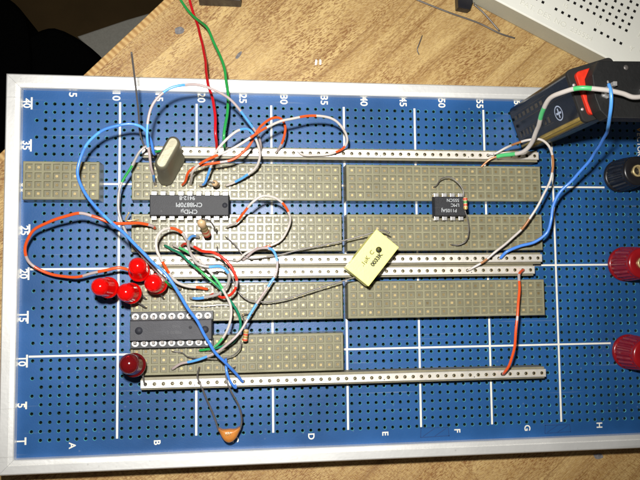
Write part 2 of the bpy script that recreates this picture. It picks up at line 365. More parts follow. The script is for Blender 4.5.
PATHS = {
 'red_supply': (0.20, [(17.91,59.25,-4.5), (18.37,55.12,-4.45), (19.07,52.29,-4.1), (20.11,48.61,-2), (20.49,45.36,0), (21.12,41.73,2.6), (21.79,38.26,4.5), (22.05,35.27,5), (22,34,2.7), (22,34,1.85)]),
 'green_supply': (0.20, [(15.98,59.19,-4.5), (17.22,55.09,-4.45), (18.99,52.54,-3.4), (20.74,50.24,-1.5), (22.18,46.47,0.5), (23.07,43.15,2), (23.33,40.81,3), (23.14,37.72,4.4), (22.94,35.28,5), (23,34,2.7), (23,34,1.85)]),
 'blue_long': (0.19, [(15,34,1.85), (15,34,2.7), (15.22,33.29,5), (14.86,34.53,6.5), (14.12,35.51,7.5), (12.61,35.81,8), (10.51,35.25,8), (8.54,33.73,7.5), (7.51,31.99,7), (7.44,30.36,7), (8.66,27.82,7.5), (10.98,25.38,8.5), (13.02,23.63,9.5), (15.71,20.91,10.5), (17.73,18.77,10.5), (19.36,15.98,9.5), (21.08,12.73,7.5), (23.12,9.71,5.5), (25,7.35,2.7), (25,7.35,1.85)]),
 'green_white': (0.17, [(16,34,2.1), (16,34,2.95), (14.89,33.51,5), (14.55,33.9,5.8), (13.83,33.3,6), (12.7,31.62,5.5), (11.66,29.92,5), (11.36,27.93,5), (11.6,25.5,5), (12.68,23.49,5.5), (14.13,21.8,6.5), (15.94,19.76,6.5), (16.95,18.47,5), (18,18,2.7), (18,18,1.85)]),
 'white_blue_arc': (0.17, [(15,30,1.85), (15,30,2.7), (15.27,30.44,6), (15.09,31.61,8), (15.06,33.66,9.5), (15.2,35.87,10), (15.69,37.58,10), (16.91,38.88,10), (18.56,39.55,10), (20.08,39.94,9.5), (21.64,39.57,9), (23.54,38.68,8), (25.05,37.42,7), (26.38,35.88,6), (26.96,34.75,5), (27,34,2.7), (27,34,1.85)]),
 'white_blue_loop': (0.17, [(20,30,1.85), (20,30,2.7), (20.71,30.14,4.5), (21.57,31.59,6.5), (22.27,33.17,8), (23.24,34.27,8.5), (24.51,35.16,8.5), (25.69,35.29,8), (26.57,34.42,7.5), (26.92,33.08,6.5), (26.39,31.64,5.2), (25.17,30.74,4.4), (23.93,30.18,3.6), (23,30,2.7), (23,30,1.85)]),
 'orange_loop': (0.17, [(18,30,1.85), (18,30,2.7), (18.46,30.32,4), (19.12,31.09,5.5), (20.49,31.7,6.5), (22.13,31.95,7), (24.18,32.4,7), (25.49,33.52,7), (26.36,34.86,7), (27.02,36.1,7), (28.14,37.03,6.5), (29.17,37.18,6), (29.77,36.44,5.3), (29.71,35.15,4.4), (29,34,2.7), (29,34,1.85)]),
 'white_orange_arc': (0.17, [(19,30,1.85), (19,30,2.7), (19.27,30.25,4.5), (19.52,31.03,6.5), (20.34,31.73,7.5), (21.97,32.2,8.5), (23.99,33.09,9), (25.89,34.41,9), (27.62,35.53,8.5), (29.7,36.57,8), (32.05,37.18,7.5), (34,37.24,7), (35.67,36.87,6.3), (36.8,35.94,5.5), (37.13,34.94,4.8), (36.66,34.17,4), (35.58,33.8,3.4), (33.87,33.74,3), (32.12,33.73,2.95), (31.5,34,3.05), (31.5,34,2.2)]),
 'orange_wide_loop': (0.20, [(15,25,1.85), (15,25,2.7), (14.79,25.18,3.6), (13.81,25.32,4.5), (12.34,25.34,5.5), (10.86,25.39,6.2), (9.31,25.9,6.5), (7.5,26.23,6.5), (5.47,25.96,6), (3.27,25.19,5), (1.69,24.07,4), (0.91,22.79,3.2), (1.08,21.48,2.6), (2.12,20.47,2.3), (3.67,19.79,2.2), (5.78,19.55,2.6), (7.95,19.86,3.4), (9.94,20.17,4), (11.58,20.49,4), (13,20,2.75), (13,20,1.9)]),
 'orange_white_loop': (0.17, [(23,25,1.85), (23,25,2.7), (23.36,25.07,3.4), (24.16,25.41,4.6), (25.05,26.49,6), (25.91,27.48,7), (27.2,28.11,7.2), (28.63,28.06,6.8), (29.78,27.28,6), (30.27,26.14,5.2), (30.08,24.85,4.5), (29.32,23.54,4), (27.96,22.87,3.9), (26.39,22.54,3.8), (25.15,21.88,3.6), (24.36,21.22,3.3), (23,21.32,2.7), (23,21.32,1.85)]),
 'white_blue_cross': (0.17, [(25,21.32,2.1), (25,21.32,2.95), (26.16,22.31,4), (27.26,22.6,4.8), (28.23,22.34,5.3), (28.76,21.22,5.6), (28.64,19.9,5.6), (27.86,18.48,5.6), (26.87,16.73,5.4), (25.88,15.21,5.4), (24.77,13.6,5.6), (23.46,12.1,5.6), (22.14,10.98,5), (20.8,10.39,4.4), (19.24,10.05,4), (17.99,9.68,3.5), (17,9,2.7), (17,9,1.85)]),
 'white_orange_hook': (0.19, [(19,23,1.85), (19,23,2.7), (18.71,23.46,4), (18.28,24.35,5.5), (17.36,24.74,6), (16.36,24.37,6.6), (15.67,23.38,7), (15.67,22.31,7), (16.26,21.15,6.6), (16.95,19.87,6), (17.73,18.79,5.2), (18.85,18.34,4.4), (20.12,18.22,3.6), (21,18,2.7), (21,18,1.85)]),
 'red_loop': (0.19, [(18,23,1.85), (18,23,2.7), (18.38,23.13,4), (19.48,22.7,5.5), (20.5,22.22,6.3), (21.81,22.08,6.8), (22.99,21.2,7), (23.84,20.01,7), (24.27,18.62,6.8), (23.82,17.54,6.2), (22.84,17.11,5.5), (21.92,17.43,4.3), (21,17,2.7), (21,17,1.85)]),
 'dark_green': (0.17, [(16,23,1.85), (16,23,2.7), (16.81,22.58,3.8), (18.03,22.07,5), (19.52,20.72,6), (21.04,19.29,6.4), (22.43,18.1,6.2), (23.71,16.56,5.8), (24.56,15.12,5.4), (24.66,13.56,5), (23.88,12.2,4.3), (22.31,11.39,3.6), (20,11,2.7), (20,11,1.85)]),
 'green_white_run': (0.17, [(17,23,1.85), (17,23,2.7), (17.96,22.67,4.2), (19.15,22.05,5.4), (20.51,20.81,6.4), (21.81,19.39,6.8), (22.87,17.99,6.6), (23.49,16.57,6), (23.59,14.92,5.6), (23.14,13.27,5.2), (22.23,11.91,4.4), (21,11,2.7), (21,11,1.85)]),
 'blue_white_curl': (0.19, [(20,24,1.85), (20,24,2.7), (19.37,24.02,4), (19.04,23.15,5.4), (19.36,21.87,6.8), (20.04,20.88,7.4), (21.2,20.45,7.4), (22.67,20.35,7), (23.52,19.49,6.6), (23.29,18.41,6), (22.29,17.55,5.4), (20.96,17.11,4.8), (19.7,16.89,4), (19,17,2.7), (19,17,1.85)]),
 'brown_white': (0.17, [(55,34,1.85), (55,34,2.7), (55.63,34.05,3.2), (56.73,34.64,4), (57.42,34.97,5.4), (58.44,35.12,6.5), (59.71,35.04,7), (60.68,34.24,7), (61.3,32.67,6.6), (61.26,30.75,6), (60.61,28.77,5.6), (59.58,26.91,5.2), (58.31,25.17,4.8), (56.79,23.42,4.4), (55.04,22.04,4), (53.49,20.89,3.4), (52,19.87,2.7), (52,19.87,1.85)]),
 'green_white_heavy': (0.29, [(53.99,32.52,2.7), (55.01,33.32,3.1), (56.01,33.7,3.8), (57.03,33.72,5), (57.93,33.82,6.4), (58.23,34.44,8), (57.74,35.7,10.5), (57.09,36.74,13), (57.08,37.51,15), (57.56,37.81,17), (58.54,37.73,18.5), (60.43,37.36,19), (62.64,37.14,19), (63.85,36.78,19), (65.47,37.06,19), (68.24,38.6,18.5)]),
 'blue_battery': (0.21, [(61.4,38.45,18.6), (61.17,37.07,19.4), (61.43,35.65,19), (62.19,34.58,17.2), (64.29,33.98,12.5), (64.99,32.51,8.5), (63.94,30.71,6.5), (62.79,29.15,5.6), (61.89,27.4,5.2), (61.54,25.75,5), (61.04,24.23,4.6), (59.91,23.19,4.2), (58.16,22.62,3.8), (56.54,22.06,3.4), (56,21.32,2.7), (56,21.32,1.85)]),
 'orange_jumper': (0.19, [(59,19.87,1.85), (59,19.87,2.7), (57.84,19.29,4), (57.36,17.52,5), (56.91,15.22,5.6), (56.38,12.36,5.8), (56.35,10.35,5.2), (56.16,8.65,4.4), (55.89,7.61,3.5), (56,7.35,2.7), (56,7.35,1.85)]),
 'blue_short': (0.17, [(23,10,1.85), (23,10,2.7), (22.98,9.98,4), (23.2,8.72,4.6), (23.63,7.56,4.2), (24.17,6.87,3.4), (24,7.35,2.95), (24,7.35,2.1)]),
 'lead_tall': (0.10, [(13.9,41.89,13), (13.71,40.07,9.5), (13.62,37.63,6.5), (13.51,35.42,4), (14,34,2.7), (14,34,1.85)]),
 'cap_lead_a': (0.10, [(41.67,24.15,6), (40.85,24.52,5.6), (38.89,24.01,5), (35.87,23.26,4.4), (31.59,22.41,3.8), (27.97,21.64,3.6), (25.38,21.55,3.5), (24.37,22.69,3.4), (23.58,23.5,3.1), (23,24,2.7), (23,24,1.85)]),
 'cap_lead_b': (0.10, [(37.75,19.15,5.2), (35.39,18.51,5), (32.58,17.65,4.8), (29.79,16.79,4.6), (27.23,16.48,4.5), (25.35,16.83,4.3), (24.35,17.84,4.1), (23.69,19.52,3.9), (22.8,21.1,3.7), (22.23,22.02,3.4), (22,23,2.7), (22,23,1.85)]),
 'lead_555_a': (0.08, [(50.91,28.42,5), (50.82,29.24,5), (50.31,30.2,4.8), (49.36,30.96,4.4), (48.57,30.81,3.8), (48.19,30.1,3), (48,30,2.65), (48,30,1.8)]),
 'lead_555_b': (0.08, [(51.06,26.92,4.8), (51.46,25.77,4.6), (51.69,24.39,4.2), (51.5,23.38,3.6), (50.77,22.93,3.2), (50,23,2.7), (50,23,1.85)]),
 'orange_lead_a': (0.11, [(22.21,1.84,2.6), (21.68,3.62,3), (20.94,5.53,3.6), (20.33,7.19,4.2), (19.86,8.22,3.6), (20,9,2.7), (20,9,1.85)]),
 'orange_lead_b': (0.11, [(24.57,1.88,2.6), (24.8,3.05,2.8), (24.48,4.74,3.4), (23.72,6.31,4), (23.19,7.58,4.3), (23.08,8.62,3.8), (24,9,2.7), (24,9,1.85)]),
 'res1_lead': (0.09, [(20.62,25.5,8.3), (21.15,25.49,8.4), (21.63,25.15,7.4), (21.98,24.57,5.4), (22,25,2.7), (22,25,1.85)]),
 'res2_lead': (0.08, [(25,13.74,4.4), (25.11,14.41,4.6), (24.89,15.04,3.8), (26,15,2.7), (26,15,1.85)]),
 'res2_leadb': (0.08, [(24.76,12.07,4.2), (24.65,11.3,4.2), (23.87,10.52,4), (22.2,10.19,3.8), (20.31,10.21,3.6), (18.74,10.41,3.2), (18.04,10.83,2.8), (17,11,2.7), (17,11,1.85)]),
 'loose_a': (0.12, [(56.34,56.19,-4.5), (57.75,55.03,-4.6), (59.96,52.61,-4.68)]),
 'loose_b': (0.12, [(46.08,57.52,-4.6), (48.8,56.39,-4.6), (52.93,54.91,-4.6), (57.13,53.59,-4.65), (59.9,52.27,-4.55), (62.09,51.72,-4.68)]),
 'loose_c': (0.12, [(56.28,56.39,-4.3), (58.62,56.04,-4.5), (60.83,55.66,-4.65)]),
 'snip': (0.06, [(49.09,51.66,-4.7), (48.56,50.42,-4.4), (48.29,49.61,-4.5), (48.59,49.01,-4.7)]),
 'tip_brass': (0.08, [(12.23,26.75,3.6), (11.8,25.92,3), (13,26,2.65), (13,26,1.8)]),
 'short_wire_bus': (0.09, [(20,19.87,2), (20,19.87,2.85), (20.65,20.01,3.1), (21.33,19.89,3.3), (22.11,19.77,3.1), (22,19.87,2.85), (22,19.87,2)]),
 'bare_long_dip': (0.09, [(19,16,1.8), (19,16,2.65), (19.18,16.09,2.9), (20.86,16.07,3), (22.76,16.16,2.9), (24,16,2.65), (24,16,1.8)]),
}
# ---------------------------------------------------------------- camera, light, world
sc = bpy.context.scene
cam = bpy.data.cameras.new('camera'); co = bpy.data.objects.new('camera', cam); COL.objects.link(co); sc.camera = co
co.location = Vector((24.782, 18.426, 79.615))*U
co.rotation_euler = (.06816, -.11884, -.01123)
cam.sensor_width = 36; cam.lens = 36*658.5/640; cam.clip_start = .005; cam.clip_end = 20
la = bpy.data.lights.new('camera_flash', 'SPOT'); lo = bpy.data.objects.new('camera_flash', la); COL.objects.link(lo)
lo.location = Vector((21, 29, 81))*U; la.energy = 3.2; la.shadow_soft_size = .0045; la.spot_size = math.radians(98); la.spot_blend = 1.0
lo.rotation_euler = (Vector((31, 27, 0))-Vector((21, 29, 81))).to_track_quat('-Z', 'Y').to_euler(); la.color = (1, .985, .95)
w = bpy.data.worlds.new('World'); sc.world = w; w.use_nodes = True
w.node_tree.nodes['Background'].inputs[0].default_value = (1, .93, .85, 1); w.node_tree.nodes['Background'].inputs[1].default_value = .045
sc.view_settings.view_transform = 'Standard'; sc.view_settings.look = 'None'; sc.view_settings.exposure = 0; sc.view_settings.gamma = 1

# ---------------------------------------------------------------- desk, floor and what lies below the desk edge
ZT = -4.8
def desk():
    A = Vector((4.86, 44.82)); B = Vector((14.6, 54.84)); d = (B-A).normalized(); n = Vector((d.y, -d.x))   # n points into the desk
    P = A-d*170; Q = A+d*190
    t = thing('wooden_desk', 'light wood desk with streaky diagonal grain under the blue board', 'desk', (30, 20, ZT-8))
    m = MB(); m.prism([tuple(P+n*.95), tuple(P+n*200), tuple(Q+n*200), tuple(Q+n*.95)], ZT-8, ZT, 'wood'); part('desk_top', m, t)
    m = MB(); m.prism([tuple(P), tuple(P+n*.93), tuple(Q+n*.93), tuple(Q)], ZT-8, ZT-.03, 'band', bev=.12); part('edge_band', m, t)
desk()
m = MB(); m.add([(-900, -700, -290), (900, -700, -290), (900, 900, -290), (-900, 900, -290)], [[0, 1, 2, 3]], 'floor'); struct('floor', m)

def blob_prism(pts, z0, z1, m, bev, name, label, cat):
    mb = MB(); P = smooth_path([(x, y, 0) for x, y in pts+[pts[0]]], 1.2)[:-1]
    mb.prism([(p.x, p.y) for p in P], z0, z1, m, bev=bev); c = sum((Vector(p) for p in P), Vector())/len(P)
    return solo(name, mb, label, cat, (c.x, c.y, z0))
# two black padded shapes of a chair, and a grey panel, below the desk edge
t = thing('office_chair', 'black padded chair in the dark beyond the desk edge, top left', 'chair', (-20, 60, -290))
def pad(pts, z0, z1, nm):
    mb = MB(); P = smooth_path([(x, y, 0) for x, y in pts+[pts[0]]], 1.5)[:-1]; mb.prism([(p.x, p.y) for p in P], z0, z1, 'upholstery', bev=2.5); part(nm, mb, t)
pad([(-60, 84), (-33, 82), (-25.5, 79.5), (-20.5, 76), (-18.6, 71.5), (-21, 50), (-60, 30)], -72, -58, 'backrest')
pad([(-20, 70.5), (-16.5, 72.4), (-14, 72.9), (-10, 71.3), (-6.6, 69), (-3.6, 66), (4, 55), (-10, 30), (-24, 40), (-23, 60)], -68, -60, 'seat')
mb = MB(); mb.lathe([(6, -290), (6, -283), (2.2, -282), (2.2, -68)], 'upholstery', xf=Matrix.Translation((-20, 55, 0))); part('pedestal', mb, t)
mb = MB(); mb.prism([(-31, 104.5), (-14.5, 111), (0, 116), (22, 96), (-6, 78)], -155, -150, 'greymat', bev=.8)
solo('grey_panel', mb, 'plain pale grey panel in the shade between desk edge and black chair', 'panel', (-12, 100, -155))

# ---------------------------------------------------------------- the prototyping board
XR = 83.6
board = thing('prototyping_board', 'blue perforated prototyping board in an aluminium frame with printed grid numbers', 'circuit board', (39, 20, ZT))
def perforated(mb, c0, c1, r0, r1, top, rim, z, depth, hole, ex=.5, ey=.5, skip=lambda c, r: False, rr=.225):
    """sheet of cells one pitch wide, each with a drilled octagonal hole"""
    sq = [(1, 0), (1, 1), (0, 1), (-1, 1), (-1, 0), (-1, -1), (0, -1), (1, -1)]
    for c in range(c0, c1+1):
        for r in range(r0, r1+1):
            if skip(c, r):
                mb.add([(c-ex, r-ey, z), (c+ex, r-ey, z), (c+ex, r+ey, z), (c-ex, r+ey, z)], [[0, 1, 2, 3]], top); continue
            v = [(c+ex*a, r+ey*b, z) for a, b in sq]
            v += [(c+rr*math.cos(k*PI/4), r+rr*math.sin(k*PI/4), z) for k in range(8)]
            v += [(c+(rr-.05)*math.cos(k*PI/4), r+(rr-.05)*math.sin(k*PI/4), z-.05) for k in range(8)]
            v += [(c+(rr-.05)*math.cos(k*PI/4), r+(rr-.05)*math.sin(k*PI/4), z-depth) for k in range(8)]
            mb.add(v, [[k, (k+1) % 8, 8+(k+1) % 8, 8+k] for k in range(8)], top)
            b = len(mb.v)-32; ri = mb.mi(rim); hi = mb.mi(hole)
            for lo_, mm in ((8, ri), (16, hi)):
                for k in range(8):
                    mb.f.append([b+lo_+k, b+lo_+(k+1) % 8, b+lo_+8+(k+1) % 8, b+lo_+8+k]); mb.m.append(mm); mb.sm.append(False)
mb = MB()
CM = 81
perforated(mb, 1, CM, 1, 40, 'panel', 'rim', 0, .62, 'bore', skip=lambda c, r: c == 1 and r % 2 == 1, rr=.238)
x0, x1, y0, y1 = -.62, XR-1.6, -.95, 41.9
for a in ((x0, x1, y0, .5), (x0, x1, 40.5, y1), (x0, .5, .5, 40.5), (CM+.5, x1, .5, 40.5)):
    mb.add([(a[0], a[2], 0), (a[1], a[2], 0), (a[1], a[3], 0), (a[0], a[3], 0)], [[0, 1, 2, 3]], 'panel')
panel = part('perforated_panel', mb, board)
mb = MB()
def strip(xa, xb, ya, yb, z=.02): mb.add([(xa, ya, z), (xb, ya, z), (xb, yb, z), (xa, yb, z)], [[0, 1, 2, 3]], 'print')
for k in range(7): strip(10.5+9*k-.12, 10.5+9*k+.12, .9, 40.35)
for yy in (10.5, 20.5, 30.5):
    xs = [.58]+[10.5+9*k for k in range(7)]+[71.5]
    for xa, xb in zip(xs, xs[1:]): strip(xa+(.12 if xa > 1 else 0), xb-(.12 if xb < 71 else 0), yy-.11, yy+.11)
Rm = -PI/2
for c in range(5, 61, 5): mb.text(str(c), c+.02, 41.13-.0, .02, 1.25, 'print', Rm, bold=.022, sx=.98)
for r, s_ in ((40, '40'), (35, '35'), (30, '30'), (25, '25'), (20, '20'), (15, '15'), (10, '10'), (5, '5'), (1, '1')):
    mb.text(s_, -.16, r, .02, 1.15, 'print', Rm, bold=.022)
    hw = .72 if len(s_) == 2 else .42
    strip(.30, .50, r-hw, r+hw)
for x, s_ in ((5.5, 'A'), (15, 'B'), (24, 'C'), (33, 'D'), (42, 'E'), (51, 'F'), (60, 'G'), (69.5, 'H')): mb.text(s_, x, .3, .02, 1.05, 'print', Rm, bold=.02)
part('screen_print', mb, panel)
mb = MB()
for i, ch in enumerate('VECTOR'): mb.text(ch, 76.6, 38.15-.64*i, .02, .92, 'printy' if i == 0 else 'print', Rm, bold=.015)
part('maker_name_print', mb, panel)
mb = MB()
def pl(xa, ya, xb, yb, w_=.05):
    A = Vector((xa, ya, .012)); B = Vector((xb, yb, .012)); d = (B-A).normalized(); n = Vector((-d.y, d.x, 0))*w_
    mb.add([A-n, B-n, B+n, A+n], [[0, 1, 2, 3]], 'penmark')
for ox, oy, ww, hh in ((46.4, -.35, 3.6, 1.15), (62.3, -.45, 3.4, 1.0)):
    mb = MB()
    pl(ox, oy, ox+ww, oy+.08); pl(ox, oy+hh, ox+ww*.96, oy+hh-.05); pl(ox, oy, ox+.1, oy+hh); pl(ox+ww, oy, ox+ww*.97, oy+hh); pl(ox+.3, oy+.1, ox+ww*.5, oy+hh*.9); pl(ox+ww*.5, oy+.1, ox+ww*.9, oy+hh*.85)
    part('pen_mark', mb, panel)
def frame_side(ax, ay, bx, by):
    prof = [(0, ZT+.05), (0, .72), (.07, .9), (.20, 1.0), (1.06, 1.0), (1.10, .93), (1.16, .93), (1.20, .97), (1.60, .93), (1.70, .84), (1.70, -.3)]
    A = Vector((ax, ay)); B = Vector((bx, by)); d = (B-A).normalized(); n = Vector((-d.y, d.x))
    v = []
    for o_, z in prof:
        p = A+d*o_+n*o_; v.append((p.x, p.y, z))
    for o_, z in prof:
        p = B-d*o_+n*o_; v.append((p.x, p.y, z))
    k = len(prof)
    mm = MB(); mm.add(v, [[i, i+k, i+k+1, i+1] for i in range(k-1)]+[[i for i in range(k)], [k+i for i in range(k)][::-1]], 'frame'); return mm
FX0, FX1, FY0, FY1 = -2.25, XR, -2.55, 43.26
e = .012
for a in ((FX0+e, FY0, FX1-e, FY0), (FX1, FY0+e, FX1, FY1-e), (FX1-e, FY1, FX0+e, FY1), (FX0, FY1-e, FX0, FY0+e)): part('frame_rail', frame_side(*a), board)
mb = MB(); mb.box(-.5, XR-1.8, -.8, 41.7, ZT+.1, -1.6, 'tray'); part('tray', mb, board)

# ---------------------------------------------------------------- grey terminal blocks
def block_body(nc):
    mb = MB(); h = 2.5
    o = .385; i = .34; dp = .20
    for c in range(nc):
        for r in range(4):
            v = [(c+a*.5, r+b*.5, h) for a, b in ((-1, -1), (1, -1), (1, 1), (-1, 1))]
            v += [(c+a*o, r+b*o, h) for a, b in ((-1, -1), (1, -1), (1, 1), (-1, 1))]
            v += [(c+a*i, r+b*i, h-dp) for a, b in ((-1, -1), (1, -1), (1, 1), (-1, 1))]
            mb.add(v, [[k, (k+1) % 4, 4+(k+1) % 4, 4+k] for k in range(4)]+[[4+k, 4+(k+1) % 4, 8+(k+1) % 4, 8+k] for k in range(4)], 'block')
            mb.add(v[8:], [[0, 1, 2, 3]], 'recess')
    # border, rounded edge, sides
    x0, x1, y0, y1 = -.5, nc-.5, -.5, 3.5
    rings = [(0, h), (.10, h), (.16, h-.05), (.20, h-.16), (.22, .03)]
    v = []
    for g, z in rings: v += [(x0-g, y0-g, z), (x1+g, y0-g, z), (x1+g, y1+g, z), (x0-g, y1+g, z)]
    mb.add(v, [[4*j+k, 4*j+(k+1) % 4, 4*j+4+(k+1) % 4, 4*j+4+k][::-1] for j in range(len(rings)-1) for k in range(4)], 'block')
    return mb
def contact_mesh():
    mb = MB(); z0 = 2.31; z1 = 2.40; a = .15; b = .12; c = .035
    def q(s_, z): return [(-s_, -s_, z), (s_, -s_, z), (s_, s_, z), (-s_, s_, z)]
    v = q(a, z0)+q(b, z1)+q(c, z1)+q(c*.8, z1-.05)
    mb.add(v, [[4*j+k, 4*j+(k+1) % 4, 4*j+4+(k+1) % 4, 4*j+4+k] for j in range(3) for k in range(4)], 'brass')
    mb.add(v[12:], [[0, 1, 2, 3]], 'dark')
    return mb
CM_ME = contact_mesh().mesh('contact')
def make_block(nc, c0, r0, label, src=None):
    t = thing('terminal_block', label, 'terminal block', (c0, r0, 0), group='grey terminal blocks plugged into the blue panel')
    b = bpy.data.objects.new('block_body', src or block_body(nc).mesh('block_body')); COL.objects.link(b); b.parent = t
    for c in range(nc):
        for r in range(4):
            o = bpy.data.objects.new('contact', CM_ME); COL.objects.link(o); o.parent = t; o.location = (c*U, r*U, 0)
    return b.data
long_me = block_body(24).mesh('block_body')
make_block(8, 1, 29, 'short grey-brown terminal block at the far left, apart from the others')
for c, r, lab in ((13, 29, 'long grey-brown terminal block under the crystal can and the top wire ends'),
                  (38, 29, 'long grey-brown terminal block just above the small eight-pin chip'),
                  (13, 23, 'long grey-brown terminal block below the chip marked CM8870PI'),
                  (38, 23, 'long grey-brown terminal block just below the small eight-pin chip'),
                  (13, 15, 'long grey-brown terminal block along the upper pins of the worn socketed chip'),
                  (38, 15, 'empty long grey-brown terminal block right of and below the yellow capacitor'),
                  (13, 9, 'lowest long grey-brown terminal block, along the lower pins of the worn socketed chip')):
    make_block(24, c, r, lab, long_me)

# ---------------------------------------------------------------- bus strips
def bus(c0, c1, y, label, dx=0.):
    t = thing('bus_strip', label, 'bus strip', (c0, y, 0), group='narrow metal bus strips')
    mb = MB(); mb.box(-.55+dx, c1-c0+.55+dx, -.70, .70, .03, 2.05, 'busbase', bev=.06)
    part('base', mb, t, local=True)
    mb = MB(); z = 2.5; n = c1-c0
    perforated(mb, 0, n, 0, 0, 'bus', 'brass', z, .5, 'dark', ex=.5, ey=.42, rr=.225)
    mb.v = [(x+dx, y_, z_) for x, y_, z_ in mb.v]
    xa, xb = -.5+dx, n+.5+dx
    v = []
    for g, zz in ((0, z), (.05, z-.05), (.05, z-.25)): v += [(xa-g, -.42-g, zz), (xb+g, -.42-g, zz), (xb+g, .42+g, zz), (xa-g, .42+g, zz)]
    mb.add(v, [[4*j+k, 4*j+(k+1) % 4, 4*j+4+(k+1) % 4, 4*j+4+k][::-1] for j in range(2) for k in range(4)], 'bus')
    mb.add([(xa+.1, -.2, z-.48), (xb-.1, -.2, z-.48), (xb-.1, .2, z-.48), (xa+.1, .2, z-.48)], [[0, 1, 2, 3]], 'dark')
    pl = part('bus_plate', mb, t, local=True)
    for k in range(5, n, 11):                      # small slotted notches in the plate edge
        mb = MB(); mb.box(k+.5-.05+dx, k+.5+.05+dx, -.30, -.18, z-.03, z+.012, 'dark'); part('rivet', mb, t, local=True)
bus(14, 61, 34.0, 'topmost narrow metal bus strip with round holes, where the red supply wire plugs in')
bus(14, 61, 21.32, 'upper of the two adjoining narrow metal bus strips across the middle')
bus(14, 60, 19.87, 'lower of the two adjoining narrow metal bus strips across the middle')
bus(14, 61, 7.35, 'lowest narrow metal bus strip, beside the dark red lamp')

# ---------------------------------------------------------------- chips
def dip(c0, n, ylo, yhi, zt, label, mt, name='integrated_circuit', notch=None, wid=None):
    t = thing(name, label, 'chip', (c0+(n-1)/2, (ylo+yhi)/2, 0))
    yc = (ylo+yhi)/2; x0, x1 = c0-.48, c0+n-1+.48
    hw = wid/2
    mb = MB(); z0 = zt-1.25; zm = zt-.62
    # body tapering up and down from the parting line
    rings = [(z0, .12), (zm, 0), (zt-.05, .10), (zt, .15)]
    v = []
    for z, g in rings: v += [(x0+g, yc-hw+g, z), (x1-g, yc-hw+g, z), (x1-g, yc+hw-g, z), (x0+g, yc+hw-g, z)]
    mb.add(v, [[4*j+k, 4*j+(k+1) % 4, 4*j+4+(k+1) % 4, 4*j+4+k] for j in range(3) for k in range(4)]+[[0, 3, 2, 1], [12, 13, 14, 15]], mt)
    body = part('body', mb, t)
    for s_, yr in ((-1, ylo), (1, yhi)):
        for k in range(n):
            c = c0+k; mb = MB(); ye = yc+s_*hw
            ya, yb = sorted((ye-s_*.05, yr+s_*.12))
            mb.box(c-.28, c+.28, ya, yb, zm-.05, zm+.07, 'tin', bev=.03)
            ya, yb = sorted((yr+s_*.10, yr))
            mb.box(c-.27, c+.27, ya, yb, 2.45, zm-.06, 'tin', bev=.02)
            mb.box(c-.09, c+.09, ya, yb, 1.9, 2.44, 'tin')
            part('pin', mb, t)
    return t, body, yc, x0, x1
t, body, yc, x0, x1 = dip(15, 9, 26, 29, 4.3, 'black eighteen-pin chip marked CM8870PI beside the crystal can', 'chip', wid=2.5)
mb = MB()
zz = 4.305
mb.text('CMD\u00b5', 18.95, yc-.72, zz, .68, 'chipmark', PI, bold=.004)
mb.text('CM8870PI', 18.95, yc+.06, zz, .70, 'chipmark', PI, bold=.004)
mb.text('9412-8', 18.75, yc+.83, zz, .62, 'chipmark', PI, bold=.004)
part('marking', mb, body)
mb = MB(); mb.lathe([(.30, zz-.002), (.30, zz+.004)], 'chipdot', n=20, xf=Matrix.Translation((x1-.1-.42, yc, 0))); part('notch', mb, body)

t, body, yc, x0, x1 = dip(48, 4, 26, 29, 4.1, 'small black eight-pin chip with a resistor looped at its right end', 'chip', wid=2.45)
mb = MB(); zz = 4.105
mb.text('P1105AJ', 49.35, yc-.50, zz, .56, 'chipmark', PI, bold=.004); mb.text('LMC', 50.1, yc+.14, zz, .54, 'chipmark', PI, bold=.004); mb.text('555CN', 49.85, yc+.72, zz, .52, 'chipmark', PI, bold=.004)
part('marking', mb, body)
mb = MB(); mb.lathe([(.13, zz), (.13, zz+.004)], 'chipfaint', n=16, xf=Matrix.Translation((x1-.35, yc+.75, 0))); part('dimple', mb, body)

# socketed chip
s = thing('chip_socket', 'black socket with bright round contacts under the worn grey chip', 'chip socket', (17, 13.5, 2.5))
mb = MB(); mb.box(12.45, 21.62, 11.45, 12.45, 2.54, 3.4, 'socket', bev=.05); mb.box(12.45, 21.62, 14.55, 15.52, 2.54, 3.4, 'socket', bev=.05)
for xx in (12.5, 16.8, 21.2): mb.box(xx, xx+.35, 12.44, 14.56, 2.54, 3.2, 'socket')
part('socket_frame', mb, s)
for yy in (12.0, 15.0):
    for c in range(13, 22):
        mb = MB(); T = Matrix.Translation((c, yy, 0)) @ Matrix.Diagonal((1.0, .92, 1, 1))
        mb.lathe([(.38, 3.38), (.40, 3.47), (.37, 3.5), (.19, 3.5), (.15, 3.42)], 'whitesock', n=18, xf=T, cap=False)
        mb.lathe([(.155, 3.43), (.15, 3.44)], 'dark', n=12, xf=T); mb.lathe([(.1, 1.9), (.1, 3.4)], 'tin', n=8, xf=T); part('contact_ring', mb, s)
t = thing('integrated_circuit', 'worn grey eighteen-pin chip with a dark round dimple, sitting in a socket', 'chip', (17, 13.5, 3.2))
mb = MB(); rings = [(3.42, .12), (4.0, 0), (4.55, .08), (4.6, .13)]; v = []
for z, g in rings: v += [(12.5+g, 12.33+g, z), (21.55-g, 12.33+g, z), (21.55-g, 14.67-g, z), (12.5+g, 14.67-g, z)]
mb.add(v, [[4*j+k, 4*j+(k+1) % 4, 4*j+4+(k+1) % 4, 4*j+4+k] for j in range(3) for k in range(4)]+[[0, 3, 2, 1], [12, 13, 14, 15]], 'chip2')
body = part('body', mb, t)
